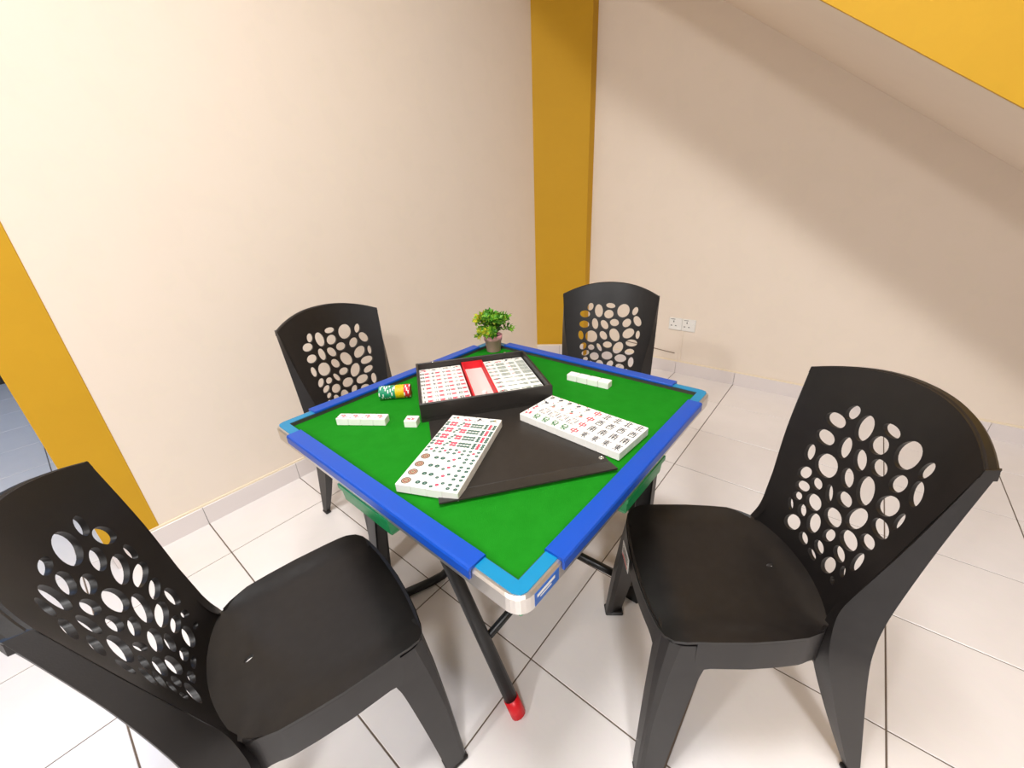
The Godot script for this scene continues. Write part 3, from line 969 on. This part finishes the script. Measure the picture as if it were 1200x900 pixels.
func build_case() -> void:
	var t := base("mahjong_case", CASE_AT, CASE_TURN)
	tag(t, "open black case holding mahjong tiles with its lid folded flat", "case")
	var hx := 0.18
	var hz := 0.1525
	var w := 0.007
	var H := 0.053
	put("base", box_mesh(Vector3(-hx, 0, -hz), Vector3(hx, 0.01, hz)), M.case, t)
	put("tray", box_mesh(Vector3(-hx + w, 0.01, -hz + w), Vector3(hx - w, 0.0128, hz - w)), M.case_dark, t)
	for e in [[-hx, -hz, hx, -hz + w], [-hx, hz - w, hx, hz], [-hx, -hz + w, -hx + w, hz - w], [hx - w, -hz + w, hx, hz - w]]:
		put("wall", cbox_mesh(Vector3(e[0], 0.01, e[1]), Vector3(e[2], H, e[3]), 0.0012), M.case, t)
	for x in [-0.125, 0.115]:
		var s := put("snap", lathe_mesh([Vector2(0.0038, 0), Vector2(0.0036, 0.0014), Vector2(0.002, 0.0022), Vector2(0.0, 0.0024)], 12), M.chrome, t)
		s.position = Vector3(x, H, -hz + w * 0.5)
	# lid: thin board hinged at the front, with a creased flap along its free edge
	var lid := put("lid", cbox_mesh(Vector3(-0.162, 0.0, hz + 0.002), Vector3(0.202, 0.003, 0.456), 0.0008), M.case, t)
	var st := new_st()
	add_loft(st, [PackedVector3Array([Vector3(-0.162, 0.0005, 0.457), Vector3(-0.162, 0.0035, 0.457), Vector3(-0.162, 0.0105, 0.494), Vector3(-0.162, 0.0075, 0.4945)]), PackedVector3Array([Vector3(0.202, 0.0005, 0.457), Vector3(0.202, 0.0035, 0.457), Vector3(0.202, 0.0105, 0.494), Vector3(0.202, 0.0075, 0.4945)])])
	put("flap", done(st), M.case, lid)
	var b := put("snap", lathe_mesh([Vector2(0.006, 0), Vector2(0.0058, 0.0018), Vector2(0.0035, 0.003), Vector2(0.003, 0.0022), Vector2(0.0, 0.0022)], 16), M.chrome, lid)
	b.position = Vector3(0.19, 0.003, 0.442)
	# red card compartment between the two tile trays
	var c := put("compartment", box_mesh(Vector3(-0.0315, 0.0128, -0.142), Vector3(0.0315, 0.0145, 0.142)), M.card, t)
	for e in [[-0.0345, -0.1455, -0.0305, 0.1455], [0.0305, -0.1455, 0.0345, 0.1455], [-0.0305, -0.1455, 0.0305, -0.1425], [-0.0305, 0.1425, 0.0305, 0.1455]]:
		put("divider", box_mesh(Vector3(e[0], 0.0128, e[1]), Vector3(e[2], 0.04, e[3])), M.red_card, c)
	# tiles in the two trays
	var turn := deg_to_rad(143.13)
	var tr := t.transform
	for side in 2:
		for col in 4:
			for row in 10:
				var x: float = [-0.156, 0.0525][side] + col * 0.0335
				var z := 0.1285 - row * 0.0285
				var cell: int
				if row == 9: cell = 38 + (col + 3 * side) % 8
				elif row == 0: cell = (29 if side == 0 else 19)
				elif row < 5: cell = (21 if side == 0 else 11) + col
				else: cell = (25 if side == 0 else 15) + col
				put_tile(cell, tr * Vector3(x, 0.0128, z), turn, "%s case tray, %s row from lid, %s from divider" % [["number", "bamboo"][side], NTH[row + 1], NTH[4 - col if side == 0 else col + 1]], ["number tiles in the black case", "bamboo tiles in the black case"][side])
	# two dice in the compartment
	for k in 2:
		var d := base("die", tr * Vector3([0.003, 0.024][k], 0.0146, [0.07, 0.128][k]), 0.4 + k)
		tag(d, ["small white die alone in the red card compartment of the case", "small white die near the front of the red card compartment"][k], "die", "dice in the case")
		put("cube", cbox_mesh(Vector3(-0.006, 0, -0.006), Vector3(0.006, 0.012, 0.006), 0.0012), M.white_plastic, d)
		for p in [[0, 0], [-0.0032, -0.0032], [0.0032, 0.0032], [-0.0032, 0.0032], [0.0032, -0.0032]]:
			put("pip", lathe_mesh([Vector2(0.0011, 0.0119), Vector2(0.0, 0.0122)], 6), M.dark, d).position = Vector3(p[0], 0, p[1])
			put("pip", lathe_mesh([Vector2(0.0011, 0.0059), Vector2(0.0, 0.0062)], 6), M.dark, d).transform = Transform3D(Basis(Vector3.RIGHT, PI * 0.5), Vector3(p[0], 0.006 + p[1], 0.0))

func build_tiles() -> void:
	var on_lid := FELT + 0.0031
	# block of circle tiles lying across the edge of the lid
	var th := atan2(0.917, -0.4)
	var tr := Transform3D(Basis(Vector3.UP, th), Vector3(-0.5995, on_lid, -0.4985))
	for row in 10:
		for col in 4:
			var cell: int
			if row < 4: cell = col + 1
			elif row == 4: cell = 5
			elif row < 9: cell = 6 + col
			else: cell = 41 + col
			put_tile(cell, tr * Vector3((row - 4.5) * 0.0285, 0, (col - 1.5) * 0.0333), th, "circle block, %s row from case, %s from felt" % [NTH[10 - row], NTH[col + 1]], "circle tiles on the case lid")
	# block of wind and dragon tiles
	th = -0.065
	tr = Transform3D(Basis(Vector3.UP, th), Vector3(-0.434, on_lid, -0.765))
	for col in 10:
		for row in 4:      # row 0 lies nearest the lid's free edge
			var cell: int
			if col == 0: cell = [38, 42, 43, 39][row]
			elif col < 5: cell = [36, 37, 41, 39][row]
			elif col == 5: cell = 35
			else: cell = 31 + row
			put_tile(cell, tr * Vector3((col - 4.5) * 0.0283, 0, (1.5 - row) * 0.0338), th, "wind block, %s from case, %s row from lid" % [NTH[col + 1], NTH[row + 1]], "wind and dragon tiles beside the lid")
	# short rows on the felt
	th = atan2(0.83, -0.55)
	tr = Transform3D(Basis(Vector3.UP, th), Vector3(-0.915, FELT, -0.464))
	for k in 4:
		put_tile(38, tr * Vector3(0, 0, (k - 1.5) * 0.0335), th, "in a row near the chips, %s from lone tile" % NTH[4 - k], "row of four printed tiles", "red print")
	put_tile(42, Vector3(-0.797, FELT, -0.533), th, "lying alone on the felt beside the case", "", "a small red mark")
	th = 1.63
	tr = Transform3D(Basis(Vector3.UP, th), Vector3(-0.552, FELT, -1.012))
	for k in 4:
		put_tile(0, tr * Vector3(0, 0, (k - 1.5) * 0.0345), th, "row of four blank tiles, %s from the case" % NTH[k + 1], "row of four blank tiles", "no print")

func chip_mesh(c: Color, spots: bool) -> ArrayMesh:
	var st := new_st()
	var n := 24
	var r := 0.0198
	var h := 0.0017
	for i in n:
		var a := TAU * i / n
		var b := TAU * (i + 1) / n
		var spot := spots and (i % 8) < 2
		st.set_color(Color(0.85, 0.85, 0.82) if spot else c)
		var p := Vector3(cos(a), 0, sin(a))
		var q := Vector3(cos(b), 0, sin(b))
		var y := Vector3(0, h, 0)
		var e := Vector3(0, h - 0.0004, 0)
		quad(st, q * r - e, p * r - e, p * r + e, q * r + e)
		quad(st, q * r + e, p * r + e, p * (r - 0.0006) + y, q * (r - 0.0006) + y)
		quad(st, p * r - e, q * r - e, q * (r - 0.0006) - y, p * (r - 0.0006) - y)
		quad(st, q * (r - 0.0006) + y, p * (r - 0.0006) + y, p * r * 0.7 + y, q * r * 0.7 + y)
		quad(st, p * (r - 0.0006) - y, q * (r - 0.0006) - y, q * r * 0.7 - y, p * r * 0.7 - y)
		st.set_color(c)
		tri(st, y, q * r * 0.7 + y, p * r * 0.7 + y)
		tri(st, -y, p * r * 0.7 - y, q * r * 0.7 - y)
	return done(st)

func build_chips() -> void:
	var m := paint(Color.WHITE, 0.35)
	m.vertex_color_use_as_albedo = true
	var from := Vector3(-1.001, FELT + 0.02, -0.577)
	var dir := Vector3(0.706, 0, -0.708)
	var meshes := [chip_mesh(Color(0.02, 0.3, 0.15), true), chip_mesh(Color(0.8, 0.52, 0.01), false), chip_mesh(Color(0.7, 0.02, 0.04), true)]
	var bas := Basis(Quaternion(Vector3.UP, dir))
	rng.seed = 12
	for k in 25:
		var c := 0 if k < 13 else (1 if k < 20 else 2)
		var o := put("game_chip", meshes[c], m)
		o.transform = Transform3D(bas * Basis(Vector3.UP, rng.randf() * TAU), from + dir * (0.0018 + k * 0.0036))
		tag(o, "%s game chip on edge, %s from the case in the chip row" % [["green", "yellow", "red"][c], nth(25 - k)], "game chip", ["green game chips", "yellow game chips", "red game chips"][c])

func build_plant() -> void:
	var t := base("potted_plant", Vector3(-1.0, FELT, -1.08))
	tag(t, "small yellow-green artificial plant in a pale pink pot on the table corner", "potted plant")
	put("pot", lathe_mesh([Vector2(0.0, 0.0), Vector2(0.025, 0.0), Vector2(0.0265, 0.001), Vector2(0.031, 0.042), Vector2(0.0335, 0.0425), Vector2(0.0355, 0.062), Vector2(0.0345, 0.0635), Vector2(0.033, 0.063), Vector2(0.031, 0.05), Vector2(0.0, 0.05)], 32), M.pot, t)
	put("soil", lathe_mesh([Vector2(0.0315, 0.051), Vector2(0.02, 0.054), Vector2(0.0, 0.055)], 24), M.soil, t)
	rng.seed = 77
	var leaves := new_st()
	var view := Vector3(0.774, 0, -0.631)     # along the picture's horizontal, across the foliage
	var deep := Vector3(0.59, 0, 0.695)
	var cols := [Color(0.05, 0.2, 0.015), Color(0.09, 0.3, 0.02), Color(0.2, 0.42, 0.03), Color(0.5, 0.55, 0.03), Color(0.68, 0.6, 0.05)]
	for s in 34:
		var a := TAU * s / 17.0 + rng.randf() * 0.3
		var reach := rng.randf_range(0.045, 0.088) if s < 17 else rng.randf_range(0.005, 0.05)
		var flat := view * cos(a) * reach * 1.05 + deep * sin(a) * reach * 0.8
		var lift := rng.randf_range(0.065, 0.085) * (1.0 - pow(reach / 0.1, 2) * 0.75) + 0.012
		var p0 := Vector3(0, 0.052, 0) + flat * 0.12
		var p3 := Vector3(0, 0.052 + lift, 0) + flat
		if reach > 0.06: p3.y -= 0.03
		var p1 := p0 + Vector3(0, lift * 0.8, 0) + flat * 0.25
		var p2 := p3 + Vector3(0, 0.012, 0) - flat * 0.2
		var pts := []
		for k in 7: pts.append(p0.bezier_interpolate(p1, p2, p3, k / 6.0))
		put("stem", tube_mesh(pts, 0.0012, 5), M.stem, t)
		for k in range(2, 7):
			var dir: Vector3 = (pts[k] - pts[k - 1]).normalized()
			for q in 6:
				var az := TAU * q / 6.0 + k
				var side := dir.cross(Vector3(0.3, 0.2, 0.9)).normalized().rotated(dir, az)
				var out := (dir * 0.55 + side).normalized()
				var ln := rng.randf_range(0.014, 0.022)
				var wd := ln * rng.randf_range(0.3, 0.42)
				var across := out.cross(dir).normalized() * wd
				var nrm := out.cross(across).normalized() * wd * 0.35
				var b0: Vector3 = pts[k] + out * 0.001
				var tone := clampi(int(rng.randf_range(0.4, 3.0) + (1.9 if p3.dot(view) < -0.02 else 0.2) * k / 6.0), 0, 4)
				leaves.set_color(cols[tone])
				var mid := b0 + out * ln * 0.55
				var tip := b0 + out * ln - nrm
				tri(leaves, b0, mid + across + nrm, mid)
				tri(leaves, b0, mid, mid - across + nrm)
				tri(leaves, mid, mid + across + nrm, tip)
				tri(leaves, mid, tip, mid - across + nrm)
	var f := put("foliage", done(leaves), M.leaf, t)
	f.set_meta("kind", "stuff")

# ------------------------------------------------------------------ all
func _ready() -> void:
	# camera
	var cam := Camera3D.new()
	cam.name = "camera"
	add_child(cam)
	cam.transform = Transform3D(Basis(CAM_X, CAM_Y, -CAM_F).orthonormalized(), CAM_POS)
	cam.fov = 86.7206
	cam.near = 0.02
	cam.current = true
	# environment: a closed room, so the sky is dark
	var we := WorldEnvironment.new()
	we.name = "environment"
	var env := Environment.new()
	env.background_mode = Environment.BG_COLOR
	env.background_color = Color(0.02, 0.02, 0.025)
	env.tonemap_mode = Environment.TONE_MAPPER_LINEAR
	env.tonemap_exposure = 1.0
	env.sdfgi_enabled = true
	env.ssao_enabled = true
	env.ssil_enabled = true
	we.environment = env
	add_child(we)
	make_materials()
	# lamps: a panel above the open side of the table, one further back in the room, plus an added fill panel and an added cool passage panel
	ceiling_light(Vector3(-0.3, CEIL - 0.03, -0.1), 0.55, 5.3, Color(1.0, 1.0, 1.0), M.glow, "white square ceiling panel light nearest the mahjong table")
	ceiling_light(Vector3(1.5, CEIL - 0.03, 1.8), 0.55, 10.5, Color(1.0, 1.0, 1.0), M.glow, "unseen square panel added as fill light on the stairs side of the room")  # unseen fill lamp, added to lift the floor on the right
	globe_light(Vector3(-0.9, 2.9, 2.5), 0.15, 3.5, Color(1.0, 1.0, 1.0), M.glow, "round white globe ceiling lamp in the middle of the room")
	ceiling_light(Vector3(-3.9, CEIL - 0.03, 1.0), 0.6, 2.4, Color(0.4, 0.7, 1.0), M.glow_cool, "unseen cool square panel added to tint the passage floor")  # unseen panel added to give the passage floor its cool light
	# structure
	build_room()
	# large objects
	build_table()
	var spots := [[-0.084, -0.824, -53.3, "black plastic chair turned askew beside the drawer side, sticker under its seat"], [-0.725, -0.148, 167.4, "black plastic chair with its back to the open room, facing the plant"], [-1.301, -0.729, 88.6, "black plastic chair between the table and the cream wall by the passage"], [-0.711, -1.376, 18.6, "black plastic chair in front of the yellow corner pillar and wall sockets"]]
	var proto := make_chair()
	for k in 4:
		var s: Array = spots[k]
		var c := proto
		if k > 0:
			c = proto.duplicate()
			c.name = numbered("plastic_chair")
			add_child(c)
		c.position = Vector3(s[0], 0, s[1])
		c.rotation_degrees.y = s[2]
		tag(c, s[3], "chair", "four black plastic chairs around the table")
	# paper label on the front skirt of the askew chair
	var lab := put("sticker", box_mesh(Vector3(-0.085, 0.385, 0.2085), Vector3(-0.02, 0.43, 0.2095)), M.white_plastic, proto)
	put("print", box_mesh(Vector3(-0.08, 0.388, 0.2095), Vector3(-0.03, 0.394, 0.2098)), M.red_cap, lab)
	for k in 3:
		put("print", box_mesh(Vector3(-0.078, 0.402 + 0.008 * k, 0.2095), Vector3(-0.03, 0.4045 + 0.008 * k, 0.2098)), M.dark, lab)
	# things on the table
	build_case()
	build_tiles()
	build_chips()
	build_plant()
	# small fittings
	build_socket()
